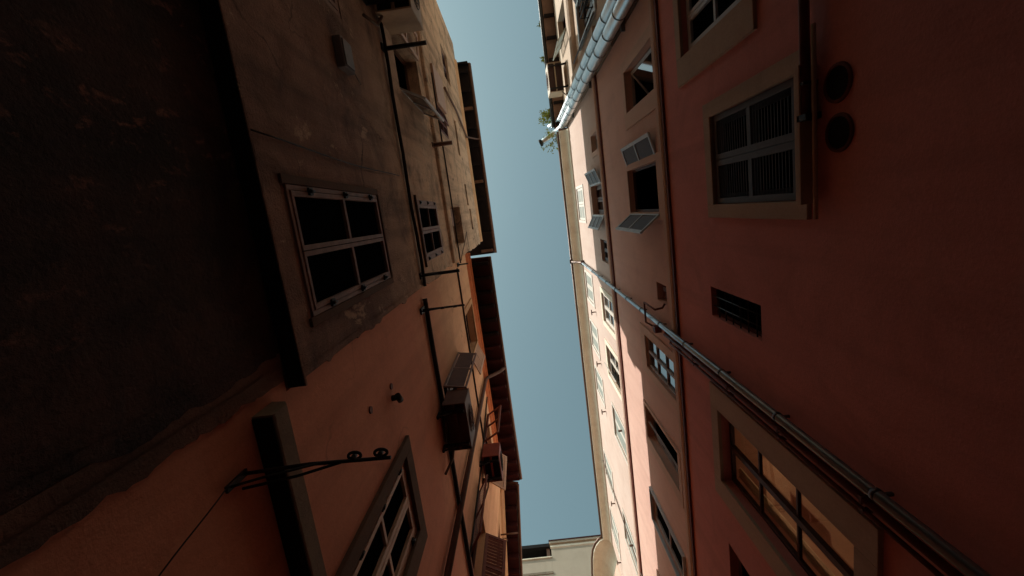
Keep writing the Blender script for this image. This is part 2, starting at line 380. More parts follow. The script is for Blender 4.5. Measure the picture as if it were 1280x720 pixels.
rwin(4.2, 5.0, 2.6, 4.62, M['framedark'], M['glassdark'], depth=.14, rows=3)
# second floor
k2 = dict(sm=M['pinkband'])
wn = rwin(-2.0, -1.37, 6.1, 7.55, M['frameR'], M['glassdark'], depth=.14, fw=.035, cols=1, rows=1, void=True, sur=(.16, .25, .18, .16, .02), **k2)
cs = MB(); F = RW.leaf(-1.98, -.10, 1, -35); F.box(cs, 0, .04, 0, .03, 6.15, 7.5); F.box(cs, .52, .56, 0, .03, 6.15, 7.5); F.box(cs, .04, .52, 0, .028, 6.15, 6.2); F.box(cs, .04, .52, 0, .028, 7.45, 7.5)
cs.build('casement', M['shutblue'], wn); cs = MB(); F.box(cs, .04, .52, .01, .018, 6.2, 7.45); cs.build('pane', M['glasssky'], wn)
wn = rwin(-.46, .26, 6.25, 7.85, M['framedark'], M['glassblk'], depth=.12, fw=.04, void=True, sur=(.1, .1, .16, .12, .02), label='open window with both shutters swung out', **k2)
for U, s_, an in ((-.46, 1, 165), (.26, -1, 128)):
    shutter(RW, wn, U, s_, .40, 6.25, 7.85, an, M['shutblue'], d=.0, louvre=False, rail=.05); shutter_panel(RW, wn, U, s_, .40, 6.25, 7.85, an, M['shutpanel'], d=0.)
wn = rwin(2.45, 3.06, 6.1, 7.58, M['frameR'], M['glasssky'], depth=.07, fw=.03, rows=3, stile=.022, bar=.012, sur=(.16, .16, .12, .3, .025), label='six pane window mirroring the sky', **k2)
wn = rwin(3.98, 4.66, 6.22, 7.95, M['frameR'], M['glassblk'], depth=.15, fw=.03, void=True, sur=(.06, .2, .12, .12, .03), **k2)
cs = MB(); F = RW.leaf(4.62, -.14, -1, 20); F.box(cs, 0, .035, 0, .03, 6.27, 7.9); F.box(cs, .30, .335, 0, .03, 6.27, 7.9)
for z in (6.27, 6.8, 7.35, 7.87): F.box(cs, .035, .30, .002, .028, z, z + .035)
cs.build('casement', M['frameR'], wn); cs = MB(); F.box(cs, .03, .31, .012, .018, 6.28, 7.88); cs.build('pane', M['glassdark'], wn)
rwin(5.9, 6.6, 6.3, 8.1, M['frameR'], M['glassblk'], depth=.08, rows=2, cols=1, sur=(.03, .03, .03, .03, .05), sm=M['shutblue'])
rwin(8.0, 8.8, 6.3, 8.1, M['frameR'], M['glassblk'], depth=.08, rows=2, cols=1, sur=(.1, .1, .1, .1, .03), **k2)
# third floor
rwin(-1.58, -1.2, 10.1, 11.05, M['frameR'], M['glasssky'], depth=.14, cols=1, rows=1, sur=(.12, .12, .12, .12, .02), **k2)
wn = rwin(-.42, .31, 10.25, 11.75, M['framedark'], M['glassdark'], depth=.16, rows=2, stile=.06, sur=(.06, .06, .1, .08, .02), **k2)
for U, s_, an in ((-.42, 1, 160), (.31, -1, 152)):
    shutter(RW, wn, U, s_, .37, 10.25, 11.75, an, M['shutblue'], d=.03, louvre=False, rows=3, rail=.045); shutter_panel(RW, wn, U, s_, .37, 10.25, 11.75, an, M['shutgrey'], d=.03)
rwin(.93, 1.5, 10.25, 11.2, M['shutgrey'], M['glassblk'], depth=.12, cols=2, rows=1)
wn = rwin(2.42, 3.25, 10.3, 11.75, M['white'], M['glasssky'], depth=.08, rows=2, sur=(.14, .14, .16, .14, .025), sm=M['creamcornice'])
wn = rwin(3.95, 4.85, 10.25, 11.8, M['white'], M['glassdark'], depth=.10, rows=2, sur=(.14, .14, .16, .14, .025), sm=M['creamcornice'])
shutter(RW, wn, 4.84, -1, .42, 10.3, 11.75, 22, M['white'], d=-.05, louvre=False, rail=.04); shutter_panel(RW, wn, 4.84, -1, .42, 10.3, 11.75, 22, M['shutsage'], d=-.05, rail=.04)
for u0 in (5.75, 9.2):
    wn = rwin(u0, u0 + .95, 10.2, 11.75, M['white'], M['glassblk'], depth=.14, rows=2, sur=(.06, .06, .06, .06, .03), sm=M['white'])
    for U, s_ in ((u0 + .005, 1), (u0 + .945, -1)): shutter(RW, wn, U, s_, .468, 10.21, 11.74, 0, M['white'], d=-.045, louvre=False, rows=1); shutter_panel(RW, wn, U, s_, .468, 10.21, 11.74, 0, M['shutsage'], d=-.045, rail=.05)
    s = MB(); RW.box(s, u0 + .2, u0 + .24, .02, .12, 10.6, 10.64); s.build('latch', M['copper'], wn)
# top floor
for u0, u1 in ((-.5, .5), (2.25, 3.15), (3.95, 4.85), (5.65, 6.5), (8.9, 9.85), (11.2, 12.15)):
    wn = rwin(u0, u1, 13.3, 14.6, M['white'], M['glassblk'], depth=.12, rows=2, sur=(.08, .08, .14, .06, .02), sm=M['white'])
    wd = (u1 - u0) / 2
    for U, s_ in ((u0 + .005, 1), (u1 - .005, -1)): shutter(RW, wn, U, s_, wd - .01, 13.32, 14.58, 0, M['white'], d=-.04, louvre=False, rows=1 if u0 > 1 else 2, rail=.07); shutter_panel(RW, wn, U, s_, wd - .01, 13.32, 14.58, 0, M['shutsage'], d=-.04, rail=.07)
    if u0 > 1:
        s = MB(); RW.box(s, u1 + .18, u1 + .21, 0, .14, 13.2, 13.23); RW.box(s, u1 + .11, u1 + .28, .11, .14, 13.2, 13.23); s.build('shutter_hook', M['copper'], wn)
# meter niche
hR.append((1.33, 1.62, 6.25, 6.70, .16))
s = MB(); RW.box(s, 1.33, 1.62, -.16, -.14, 6.25, 6.70); RW.box(s, 1.40, 1.46, -.14, -.06, 6.3, 6.6); RW.box(s, 1.5, 1.58, -.14, -.08, 6.4, 6.65)
nb = s.build('meter_niche', M['redpaint'], PB)
# round vents: rim and dark bore
for uc, zc in ((-.51, 2.79), (-.22, 2.78)):
    s = MB(); seg = 28; c0 = RW.P(uc, 0, zc)
    def ring(r, d): return [RW.P(uc + r * math.cos(2 * math.pi * i / seg), d, zc + r * math.sin(2 * math.pi * i / seg)) for i in range(seg)]
    R_ = [ring(.118, -.005), ring(.114, .012), ring(.10, .016), ring(.094, .004)]
    for a, b in zip(R_, R_[1:]):
        for i in range(seg): s.quad([a[i], a[(i + 1) % seg], b[(i + 1) % seg], b[i]], True)
    v = s.build('round_vent', M['redpaint'], PB); s = MB(); s.quad(ring(.094, .006)); s.build('vent_bore', M['void'], v)
facade(RW, -2.62, 13.05, GZ, 5.80, [h for h in hR if h[3] < 5.8], 9, M['pink'], 'ground_wall', PB, top=False)
facade(RW, -2.62, 13.05, 5.80, 9.82, [h for h in hR if 5.8 < h[2] < 9.8], 9, M['pinkmid'], 'middle_wall', PB, top=False)
facade(RW, -2.62, 13.05, 9.82, 15.5, [h for h in hR if h[2] > 9.82], 9, M['pinktop'], 'top_wall', PB)
s = MB(); RW.profile(s, -2.64, 13.07, [(0, 5.84), (.035, 5.86), (.05, 5.9), (.05, 6.0), (.02, 6.04), (0, 6.05)]); s.build('string_course', M['pinkband'], PB)
s = MB(); RW.box(s, -2.63, 13.06, 0, .03, 5.79, 5.838); s.build('red_moulding', M['redpaint'], PB)
s = MB(); RW.profile(s, -2.64, 13.07, [(0, 9.86), (.05, 9.88), (.07, 9.93), (.07, 10.02), (.02, 10.05), (0, 10.06)]); s.build('string_course', M['pinkband'], PB)
s = MB(); RW.box(s, -2.63, 13.06, 0, .035, 9.80, 9.858); s.build('red_moulding', M['redpaint'], PB)
s = MB(); pr = [(0, 14.92), (.03, 14.92), (.05, 14.96)] + [(.05 + .22 * (1 - math.cos(a)), 14.96 + .20 * math.sin(a)) for a in [math.pi / 2 * i / 6 for i in range(1, 7)]] + [(.31, 15.18), (.31, 15.26), (0, 15.3)]
RW.profile(s, -2.5, 13.07, pr); s.build('cornice', M['creamcornice'], PB)
s = MB(); s.tube([RW.P(-2.5, .34, 15.3), RW.P(13.05, .34, 15.3)], .045, 12); s.build('gutter', M['copper'], PB)
s = MB(); RW.box(s, -2.6, 13.05, -9, .30, 15.34, 15.42); s.build('roof', M['tile'], PB)

# ------------------------------------------------------------------ right, behind: cream neighbour with eave
NB = thing('cream_building', 'cream building with brown eave behind the twin steel flues at the top right', 'building', (2, -8, 0))
hN = []
def nwin(*a, **k): return window(NB, RW, hN, *a, **k)
wn = nwin(-5.75, -4.95, 13.3, 15.0, M['framedark'], M['glassblk'], depth=.2, void=True)
shutter(RW, wn, -4.95, -1, .42, 13.3, 14.9, 140, M['shutsage'], d=0.02)
wn = nwin(-4.55, -3.75, 9.3, 11.2, M['shutgrey'], M['glassdark'], depth=.16, sur=(.12, .12, .15, .12, .04), sm=M['shutblue'])
shutter(RW, wn, -3.7, -1, .42, 9.3, 11.2, 150, M['shutgrey'], d=.03)
shutter(RW, wn, -4.6, 1, .42, 9.3, 11.2, 150, M['shutgrey'], d=.03)
gb = MB()
for i in range(8): gb.tube([RW.P(-4.6 + i * .12, .22, 8.9), RW.P(-4.6 + i * .12, .22, 9.8)], .010, 6)
for z in (8.9, 9.35, 9.8): gb.tube([RW.P(-4.6, 0, z), RW.P(-4.6, .22, z), RW.P(-3.76, .22, z), RW.P(-3.76, 0, z)], .014, 6)
gb.build('window_railing', M['iron'], wn)
wn = nwin(-7.6, -6.8, 9.3, 11.2, M['shutgrey'], M['glassdark'], depth=.16, sur=(.12, .12, .15, .12, .04), sm=M['shutblue'])
wn = nwin(-4.4, -3.7, 5.9, 7.4, M['framedark'], M['glassblk'], depth=.16)
facade(RW, -12, -2.66, 8.3, 15.5, [h for h in hN if h[2] > 8.3], 9, M['cream'], 'upper_wall', NB)
facade(RW, -12, -2.66, GZ, 8.296, [h for h in hN if h[2] < 8.3], 9, M['brownwall'], 'lower_wall', NB, top=False)
s = MB(); RW.profile(s, -12, -2.67, [(0, 11.9), (.1, 11.93), (.14, 12.0), (.14, 12.12), (0, 12.15)]); s.build('string_course', M['cream'], NB)
s = MB(); RW.box(s, -3.3, -2.9, 0, .16, 9.0, 12.2); s.build('pilaster', M['cream'], NB)
s = MB(); RW.box(s, -12, -2.7, -.5, .36, 15.62, 15.68); s.build('soffit', M['brownwall'], NB)
for i in range(14):
    s = MB(); u = -11.7 + i * .68; RW.box(s, u, u + .09, -.02, .34, 15.52, 15.618); s.build('rafter', M['wood_dark'], NB)
s = MB(); s.tube([RW.P(-12, .42, 15.68), RW.P(-2.72, .42, 15.68)], .06, 12); s.build('gutter', M['blackgutter'], NB)
s = MB(); RW.box(s, -12, -2.7, -9, .40, 15.7, 15.82); s.build('roof', M['tile'], NB)

# ------------------------------------------------------------------ right, beyond: round-cornered house
CB = thing('round_cornered_house', 'pale house with deep coved eave that bulges out beyond the pink building', 'building', (2, 14.5, 0))
path = [(1.70, 13.09), (1.55, 13.16), (1.38, 13.36), (1.27, 13.62), (1.20, 14.0), (1.14, 14.7), (1.10, 15.9)]
inn = [(2.25, 13.09), (2.2, 13.2), (2.05, 13.5), (1.95, 13.8), (1.88, 14.1), (1.86, 14.7), (1.84, 15.9)]
def loft(rows, sm=True):
    mb = MB()
    for a, b in zip(rows, rows[1:]):
        for i in range(len(a) - 1): mb.quad([a[i], a[i + 1], b[i + 1], b[i]], sm)
    return mb
def mixp(t_, z): return [Vector((a[0] * (1 - t_) + b[0] * t_, a[1] * (1 - t_) + b[1] * t_, z + EYE)) for a, b in zip(path, inn)]
rows = [mixp(0, 15.32), mixp(0, 15.22)] + [mixp(.08 + .92 * math.sin(a), 15.2 - .62 * (1 - math.cos(a))) for a in [math.pi / 2 * i / 7 for i in range(8)]] + [mixp(1.0, 14.5)]
loft(rows).build('cornice', M['creamcornice'], CB)
s = MB(); a = mixp(1.0, 14.52); b = mixp(1.0, GZ)
for i in range(len(a) - 1): s.quad([a[i], a[i + 1], b[i + 1], b[i]], True)
s.build('wall', M['pinkband'], CB)
s = MB(); s.tube([p + Vector((-.02, 0, .04)) for p in mixp(0, 15.3)], .05, 12); s.build('gutter', M['copper'], CB)
s = MB(); tp = mixp(0, 15.35); s.quad(tp + [Vector((9, 15.9, 15.35 + EYE)), Vector((9, 13.09, 15.35 + EYE))]); s.build('roof', M['tile'], CB)

# ------------------------------------------------------------------ end of alley
EB = thing('beige_building', 'pale beige building closing the end of the alley with a dark roof loggia', 'building', (0, 16, 0))
EW = Wall((0, 16, 0), (1, 0, 0), (0, -1, 0))
facade(EW, -.49, 6, GZ, 18.6, [], 6, M['endwall'], 'wall', EB)
s = MB(); EW.profile(s, -.52, 6.0, [(0, 18.35), (.05, 18.4), (.05, 18.5), (0, 18.52)]); s.build('cornice_band', M['creamcornice'], EB)
s = MB(); EW.box(s, -.56, 6.0, -6, .10, 18.6, 18.72); s.build('coping', M['endwall'], EB)
s = MB(); EW.box(s, -.58, 6.0, -6, .13, 18.722, 18.78); s.build('roof_edge', M['wood_red'], EB)
facade(EW, -8, -.494, GZ, 17.8, [], 6, M['endwall'], 'parapet_wall', EB)
s = MB(); EW.box(s, -8, -.494, -.2, .05, 17.8, 17.86); s.build('parapet_coping', M['creamcornice'], EB)
s = MB(); EW.box(s, -8, -.494, 0, .03, 16.9, 17.02); s.build('string_course', M['stone'], EB)
s = MB(); EW.box(s, -8, -.52, -6, -1.5, 17.86, 18.5); s.build('loggia_back_wall', M['void'], EB)
s = MB(); EW.box(s, -8, -.55, -6, .02, 18.5, 18.7); s.build('loggia_roof', M['void'], EB)
s = MB(); EW.box(s, -.72, -.56, -.3, -.1, 17.86, 18.5); s.build('loggia_post', M['brownwall'], EB)

BB = thing('rear_light_blocker', 'added unseen block closing the alley behind the viewer to cut low light', 'building', (0, -14, 0))  # unseen facade added behind the camera to shut out low sky light
BW = Wall((0, -14, 0), (1, 0, 0), (0, 1, 0)); facade(BW, -14, 8, GZ, 17, [], 6, M['cream'], 'wall', BB)
# ------------------------------------------------------------------ left: stained old building
SB = thing('stained_building', 'old brown building with blackened peeling plaster at the left of the alley', 'building', (-1.4, -2.4, 0))
hS = []
def swin(*a, **k): return window(SB, LW, hS, *a, **k)
def hinges(wn, W, u0, u1, z0, z1, d):
    for uu, s_ in ((u0, 1), (u1, -1)):
        for t_ in (.15, .5, .85):
            s = MB(); z = z0 + (z1 - z0) * t_; c = W.P(uu + s_ * .035, d, z); s.tube([c, c + Vector((0, 0, .05))], .012, 8); W.box(s, uu + s_ * .01, uu + s_ * .06, d - .02, d - .004, z, z + .05)
            s.build('hinge', M['iron'], wn)
wn = swin(-.36, .48, 2.68, 4.40, M['frameL'], M['glassblk'], depth=.03, fw=.035, rows=2, stile=.036, bar=.022, label='near window with a worn pinkish frame and four black panes')
hinges(wn, LW, -.36, .48, 2.68, 4.40, .04)
s = MB(); LW.box(s, -.42, -.362, -.01, .02, 2.64, 4.44); LW.box(s, .482, .54, -.01, .02, 2.64, 4.44); LW.box(s, -.362, .482, -.01, .025, 4.402, 4.44); s.build('surround', M['darkstone'], wn, bevel=.004)
wn = swin(-.37, .52, 6.12, 7.62, M['frameL'], M['glassblk'], depth=.04, fw=.07, rows=2, stile=.045, bar=.012)
hinges(wn, LW, -.37, .52, 6.12, 7.62, .02)
s = MB(); LW.box(s, -.43, .58, 0, .03, 6.05, 6.08); s.build('sill', M['darkstone'], wn)
wn = swin(-.33, .54, 9.15, 10.65, M['brownwall'], M['glassblk'], depth=.25, fw=.03, void=True, cols=1)
s = MB(); LW.box(s, -.30, .1, -.2, -.14, 9.2, 10.5); LW.box(s, .1, .5, -.24, -.2, 9.2, 10.5); s.build('inner_shutter', M['frameL'], wn)
wn = swin(-2.85, -1.97, 2.75, 4.36, M['frameL'], M['glassblk'], depth=.05, fw=.05)
wn = swin(-2.75, -1.9, 6.3, 7.9, M['brownwall'], M['glassblk'], depth=.22, fw=.05, void=True, label='open window with a pale casement swung out')
cs = MB(); F = LW.leaf(-1.92, -.02, -1, 118); F.box(cs, 0, .035, 0, .03, 6.33, 7.85); F.box(cs, .36, .40, 0, .03, 6.33, 7.85)
for z in (6.33, 7.05, 7.81): F.box(cs, .035, .36, .002, .028, z, z + .04)
cs.build('casement', M['shutblue'], wn); cs = MB(); F.box(cs, .03, .37, .012, .018, 6.35, 7.83); cs.build('pane', M['glassdark'], wn)
shutter(LW, wn, -2.75, -1, .42, 6.3, 7.9, 6, M['framepale'], d=.02, louvre=True, step=.09)
wn = swin(-4.3, -3.45, 7.3, 8.9, M['brownwall'], M['glassblk'], depth=.22, fw=.05, void=True)
wn = swin(-4.9, -4.2, 2.8, 4.3, M['frameL'], M['glassblk'], depth=.05, fw=.05)
wn = swin(-2.45, -1.9, 9.4, 10.6, M['framedark'], M['glassblk'], depth=.1, fw=.04, rows=1)
shutter(LW, wn, -2.45, 1, .27, 9.42, 10.58, 12, M['shutred'], d=-.03, step=.07); shutter(LW, wn, -1.9, -1, .27, 9.42, 10.58, 0, M['shutred'], d=-.03, step=.07)
s = MB(); LW.box(s, -3.2, -2.46, 0, .05, 9.4, 10.55); s.build('patch_board', M['framepale'], wn)
wn = swin(-4.4, -3.6, 11.6, 12.6, M['framedark'], M['glasssky'], depth=.1, fw=.06, rows=1)
wn = swin(-2.7, -1.75, 12.1, 12.5, M['framedark'], M['void'], depth=.14, fw=.02, rows=1, cols=1)
wn = swin(-1.0, -.4, 12.4, 12.75, M['framedark'], M['void'], depth=.14, fw=.02, rows=1, cols=1)
wn = swin(-.3, .3, 12.7, 13.1, M['brownwall'], M['void'], depth=.10, fw=.02, rows=1, cols=1)
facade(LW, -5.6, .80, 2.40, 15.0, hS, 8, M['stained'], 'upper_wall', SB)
LW2 = Wall((-1.405, 0, 0), (0, 1, 0), (1, 0, 0))
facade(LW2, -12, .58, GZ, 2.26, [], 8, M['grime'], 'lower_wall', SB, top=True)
s = MB(); LW2.box(s, .582, .698, -8, .001, GZ, 2.262); s.build('corner_strip', M['lowbrown'], SB)
s = MB(); LW.profile(s, -12, .79, [(-.3, 2.27), (.10, 2.27), (.102, 2.285), (.04, 2.32), (0, 2.40), (-.3, 2.40)]); s.build('ledge', M['stained'], SB)
s = MB(); LW.box(s, -12, .785, .002, .096, 2.262, 2.268); s.build('ledge_shade_strip', M['ledgeshade'], SB)  # thin dark sheet that paints the band of shade beneath the ledge
s = MB(); LW.profile(s, -5.58, .79, [(0, 8.36), (.05, 8.38), (.06, 8.42), (.06, 8.47), (0, 8.5)]); s.build('string_course', M['stained'], SB)
s = MB(); LW.profile(s, -5.0, .79, [(0, 14.6), (.06, 14.7), (.06, 14.9), (0, 14.94)]); s.build('cornice_band', M['orangelit'], SB)
s = MB(); LW.box(s, -5.0, 1.27, -8, .36, 15.16, 15.2); s.build('soffit', M['wood_dark'], SB)
s = MB(); LW.box(s, -5.02, -4.97, 0, .38, 15.0, 15.26); s.build('barge_board', M['wood_dark'], SB)
for i in range(11):
    s = MB(); u = -4.8 + i * .59; LW.box(s, u, u + .09, -.05, .35, 15.0, 15.158); s.build('rafter', M['copper'] if i % 4 == 2 else M['wood_dark'], SB)
s = MB(); s.tube([LW.P(-5.0, .42, 15.22), LW.P(1.27, .42, 15.22)], .055, 12); s.build('gutter', M['copper'], SB)
s = MB(); s.hexa([LW.P(-5.05, .44, 15.27), LW.P(1.27, .44, 15.27), LW.P(1.27, -8, 16.2), LW.P(-5.05, -8, 16.2), LW.P(-5.05, .44, 15.36), LW.P(1.27, .44, 15.36), LW.P(1.27, -8, 16.3), LW.P(-5.05, -8, 16.3)]); s.build('roof', M['tile'], SB)

# ------------------------------------------------------------------ left: orange building
OB = thing('orange_building', 'orange rendered building with dark projecting eave in the middle of the left side', 'building', (-1.42, 4, 0))
OW = Wall((-1.41, 0, 0), (0, 1, 0), (1, 0, 0)); hO = []
def owin(*a, **k): return window(OB, OW, hO, *a, **k)
wn = owin(2.17, 2.98, 2.42, 3.84, M['framepale'], M['glassblk'], depth=.05, fw=.06, rows=2, stile=.05, bar=.022, sur=(.13, .22, .14, .18, .035), sm=M['darkstone'], label='near window with pale wood frame in a brown stone surround')
hinges(wn, OW, 2.17, 2.98, 2.42, 3.84, .02)
wn = owin(2.35, 3.25, 5.95, 7.5, M['framedark'], M['glassblk'], depth=.16, fw=.05)
shutter(OW, wn, 2.35, 1, .34, 5.95, 7.5, 80, M['frameL'], d=.0, louvre=False, rail=.03); shutter_panel(OW, wn, 2.35, 1, .34, 5.95, 7.5, 80, M['acdark'], d=.0)
wn = owin(1.98, 2.92, 8.85, 10.15, M['framedark'], M['glassblk'], depth=.18, fw=.05, void=True, sur=(.12, .06, .06, .1, .03), sm=M['orangelit'])
shutter(OW, wn, 2.92, -1, .42, 8.9, 10.1, 160, M['framepale'], d=.02, step=.07)
wn = owin(4.85, 5.75, 8.75, 10.1, M['framedark'], M['glassblk'], depth=.14, fw=.05)
shutter(OW, wn, 4.85, 1, .43, 8.75, 10.1, 120, M['shutred'], d=.01, step=.07); shutter(OW, wn, 5.75, -1, .43, 8.75, 10.1, 130, M['framepale'], d=.01, step=.07)
wn = owin(5.1, 5.95, 5.9, 7.4, M['framedark'], M['glassblk'], depth=.18, fw=.05, void=True)
shutter(OW, wn, 5.1, 1, .42, 5.9, 7.4, 150, M['shutred'], d=.01, step=.07); shutter(OW, wn, 5.95, -1, .42, 5.9, 7.4, 120, M['shutred'], d=.01, step=.07)
facade(OW, .804, 7.1, GZ, 10.75, hO, 8, M['orange'], 'wall', OB)
s = MB(); OW.box(s, .7005, .8038, -8, 0, GZ, 2.26); s.build('wall_end', M['orange'], OB)
s = MB(); OW.profile(s, .80, 7.1, [(-.02, 1.94), (.105, 1.94), (.11, 1.95), (.11, 2.06), (.08, 2.10), (-.02, 2.12)]); s.build('ledge', M['stone'], OB, bevel=.006)
s = MB(); OW.box(s, .81, 7.09, .002, .10, 1.932, 1.938); s.build('ledge_shade_strip', M['ledgeshade'], OB)  # painted shade again, on a sheet under the stone ledge
s = MB(); OW.profile(s, .81, 7.1, [(0, 10.42), (.05, 10.5), (.05, 10.62), (.09, 10.66), (.09, 10.74), (0, 10.74)]); s.build('cornice', M['cornor'], OB)
s = MB(); OW.box(s, 1.0, 7.3, -8, .50, 10.96, 11.0); s.build('soffit', M['wood_red'], OB)
for i in range(17):
    s = MB(); u = 1.1 + i * .37; OW.box(s, u, u + .08, -.05, .49, 10.8, 10.958); s.build('rafter', M['wood_red'] if i > 5 else M['wood_dark'], OB)
s = MB(); s.tube([OW.P(1.0, .53, 11.03), OW.P(7.3, .53, 11.03)], .045, 12); s.build('gutter', M['copper'], OB)
s = MB(); s.hexa([OW.P(1.0, .55, 11.08), OW.P(7.3, .55, 11.08), OW.P(7.3, -8, 13), OW.P(1.0, -8, 13), OW.P(1.0, .55, 11.16), OW.P(7.3, .55, 11.16), OW.P(7.3, -8, 13.1), OW.P(1.0, -8, 13.1)]); s.build('roof', M['tile'], OB)

s = MB(); s.hexa([OW.P(1.93, -.5, 11), OW.P(2.2, -.5, 11), OW.P(2.2, -.9, 11), OW.P(1.93, -.9, 11), OW.P(1.93, -.5, 13.15), OW.P(2.2, -.5, 13.15), OW.P(2.2, -.9, 13.15), OW.P(1.93, -.9, 13.15)])
ch = s.build('chimney', M['orange'], OB)
s = MB(); OW.box(s, 1.88, 2.25, -.95, -.45, 13.152, 13.25); s.build('chimney_cap', M['stone'], ch)
def ragged(W, u, z0, z1, amp, d, mat, name, parent, back=.05):
    mb = MB(); z = z0; e = 0; pr = None
    while z < z1:
        e = max(-amp * .4, min(amp, e + random.uniform(-.4, .4) * amp)); cur = (u + e, z)
        if pr:
            (a, za), (b, zb) = pr, cur
            mb.quad([W.P(u - back, d, za), W.P(a, d, za), W.P(b, d, zb), W.P(u - back, d, zb)])
            mb.quad([W.P(a, d, za), W.P(a, -.01, za), W.P(b, -.01, zb), W.P(b, d, zb)])
        pr = cur; z += random.uniform(.02, .06)
    return mb.build(name, mat, parent)
ragged(LW, .80, 2.41, 14.5, .045, .005, M['stained'], 'ragged_plaster_edge', SB)
ragged(LW2, .70, -1.5, 2.25, .035, .008, M['lowbrown'], 'ragged_plaster_edge', SB)
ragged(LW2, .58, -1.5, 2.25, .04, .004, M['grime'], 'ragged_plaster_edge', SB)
# ------------------------------------------------------------------ left, far: ochre house, slightly turned
YB = thing('ochre_house', 'ochre house with red brown eave next to the pale end building', 'building', (-1.6, 10, 0))
YW = Wall((-1.42, 7.12, 0), (-.092, 1, 0), (1, .092, 0)); hY = []
wn = window(YB, YW, hY, .35, 1.2, 8.2, 9.6, M['framedark'], M['glassblk'], depth=.1)
shutter(YW, wn, .35, 1, .4, 8.2, 9.6, 0, M['shutred'], d=-.04); shutter(YW, wn, 1.2, -1, .4, 8.2, 9.6, 0, M['shutred'], d=-.04)
window(YB, YW, hY, 3.0, 3.9, 8.2, 9.6, M['framedark'], M['glassblk'], depth=.1)
facade(YW, 0, 8.7, GZ, 10.6, hY, 7, M['orangelit'], 'wall', YB)
s = MB(); YW.profile(s, 0.01, 8.7, [(0, 10.25), (.06, 10.3), (.06, 10.45), (.1, 10.5), (.1, 10.58), (0, 10.6)]); s.build('cornice', M['orangelit'], YB)
s = MB(); YW.box(s, .2, 8.7, -7, .42, 10.8, 10.84); s.build('soffit', M['wood_red'], YB)
for i in range(12):
    s = MB(); u = .3 + i * .5; YW.box(s, u, u + .08, -.05, .41, 10.65, 10.798); s.build('rafter', M['wood_red'], YB)
s = MB(); s.tube([YW.P(.2, .46, 10.87), YW.P(8.7, .46, 10.87)], .045, 12); s.build('gutter', M['copper'], YB)
s = MB(); s.hexa([YW.P(.2, .48, 10.92), YW.P(8.7, .48, 10.92), YW.P(8.7, -7, 12.5), YW.P(.2, -7, 12.5), YW.P(.2, .48, 11.0), YW.P(8.7, .48, 11.0), YW.P(8.7, -7, 12.6), YW.P(.2, -7, 12.6)]); s.build('roof', M['tile'], YB)

# ------------------------------------------------------------------ pipes on the right wall
def flue(uc, label, top):
    t = thing('flue_pipe', label, 'flue pipe', RW.P(uc, .17, GZ), 'twin steel flues up the wall corner')
    s = MB(); s.tube([RW.P(uc, .17, GZ), RW.P(uc, .17, 15.3)] , .105, 28); pp = s.build('pipe', M['steel'], t)
    s = MB(); s.tube([RW.P(uc, .17, 15.3), RW.P(uc, .19, 15.5), RW.P(uc + .03, .26, 15.68), RW.P(uc + .08, .40, 15.85)] + top, .10, 20); s.build('elbow', M['steel'], t)
    z = 3.0
    while z < 15.4:
        s = MB(); c = RW.P(uc, .17, z); s.tube([c, c + Vector((0, 0, .022))], .112, 28); s.build('clamp_ring', M['steelring'], t); z += .78
    for z in (4.2, 7.3, 10.4, 13.5):
        s = MB(); RW.box(s, uc - .12, uc + .12, 0, .06, z, z + .04); s.build('wall_bracket', M['steelring'], t)
    return t
flue(-2.93, 'shiny steel flue pipe, the one nearer the cream building', [RW.P(-2.8, .52, 15.95)])
t = flue(-2.66, 'steel flue pipe against the pink building edge, ending in a dark rimmed spout', [RW.P(-2.45, .62, 15.95), RW.P(-2.32, .88, 16.0)])
s = MB(); s.tube([RW.P(-2.33, .86, 16.0), RW.P(-2.30, .94, 16.01)], .125, 20); s.build('outlet_rim', M['iron'], t)

t = thing('drainpipe', 'zinc rain downpipe running down the pink wall from its cornice', 'drainpipe', RW.P(1.93, .09, GZ))
s = MB(); s.tube([RW.P(1.93, .34, 15.26), RW.P(1.93, .33, 15.05), RW.P(1.93, .2, 14.85), RW.P(1.93, .10, 14.65), RW.P(1.93, .09, 14.4)], .042, 18); s.build('swan_neck', M['copper'], t)
s = MB(); s.tube([RW.P(1.93, .09, 14.4), RW.P(1.93, .09, GZ)], .036, 18); s.build('pipe', M['zinc'], t)
for z in [1.35 + i * 1.0 for i in range(14)]:
    s = MB(); c = RW.P(1.93, .09, z); s.tube([c, c + Vector((0, 0, .03))], .041, 18); RW.box(s, 1.92, 1.94, 0, .05, z, z + .02); s.build('collar', M['zincring'], t)
for i, z in enumerate((14.6, 15.22)):
    s = MB(); RW.box(s, 1.86, 2.0, .0 + .3 * i, .12 + .3 * i, z, z + .03); s.build('bracket', M['zincring'], t)
for uu, rr, zt, lab in ((2.07, .026, 6.3, 'thicker dark red service pipe close beside the zinc downpipe'), (2.15, .016, 6.1, 'thin dark red conduit next to the big lit window surround')):
    t = thing('service_pipe', lab, 'pipe', RW.P(uu, .05, GZ), 'red service pipes beside the downpipe')
    s = MB(); s.tube([RW.P(uu, .05, GZ), RW.P(uu, .05, zt), RW.P(uu, .01, zt + .08)], rr, 12); s.build('pipe', M['redpaint'], t)
    for z in (1.6, 2.5, 3.4, 4.3, 5.2):
        s = MB(); RW.box(s, uu - rr * 1.1, uu + rr * 1.1, 0, .05 + rr * 1.1, z, z + .02); s.build('clip', M['redpaint'], t)
t = thing('gas_pipe', 'bent dark red pipe from the square meter niche to the downpipe', 'pipe', RW.P(1.64, .04, 6.8))
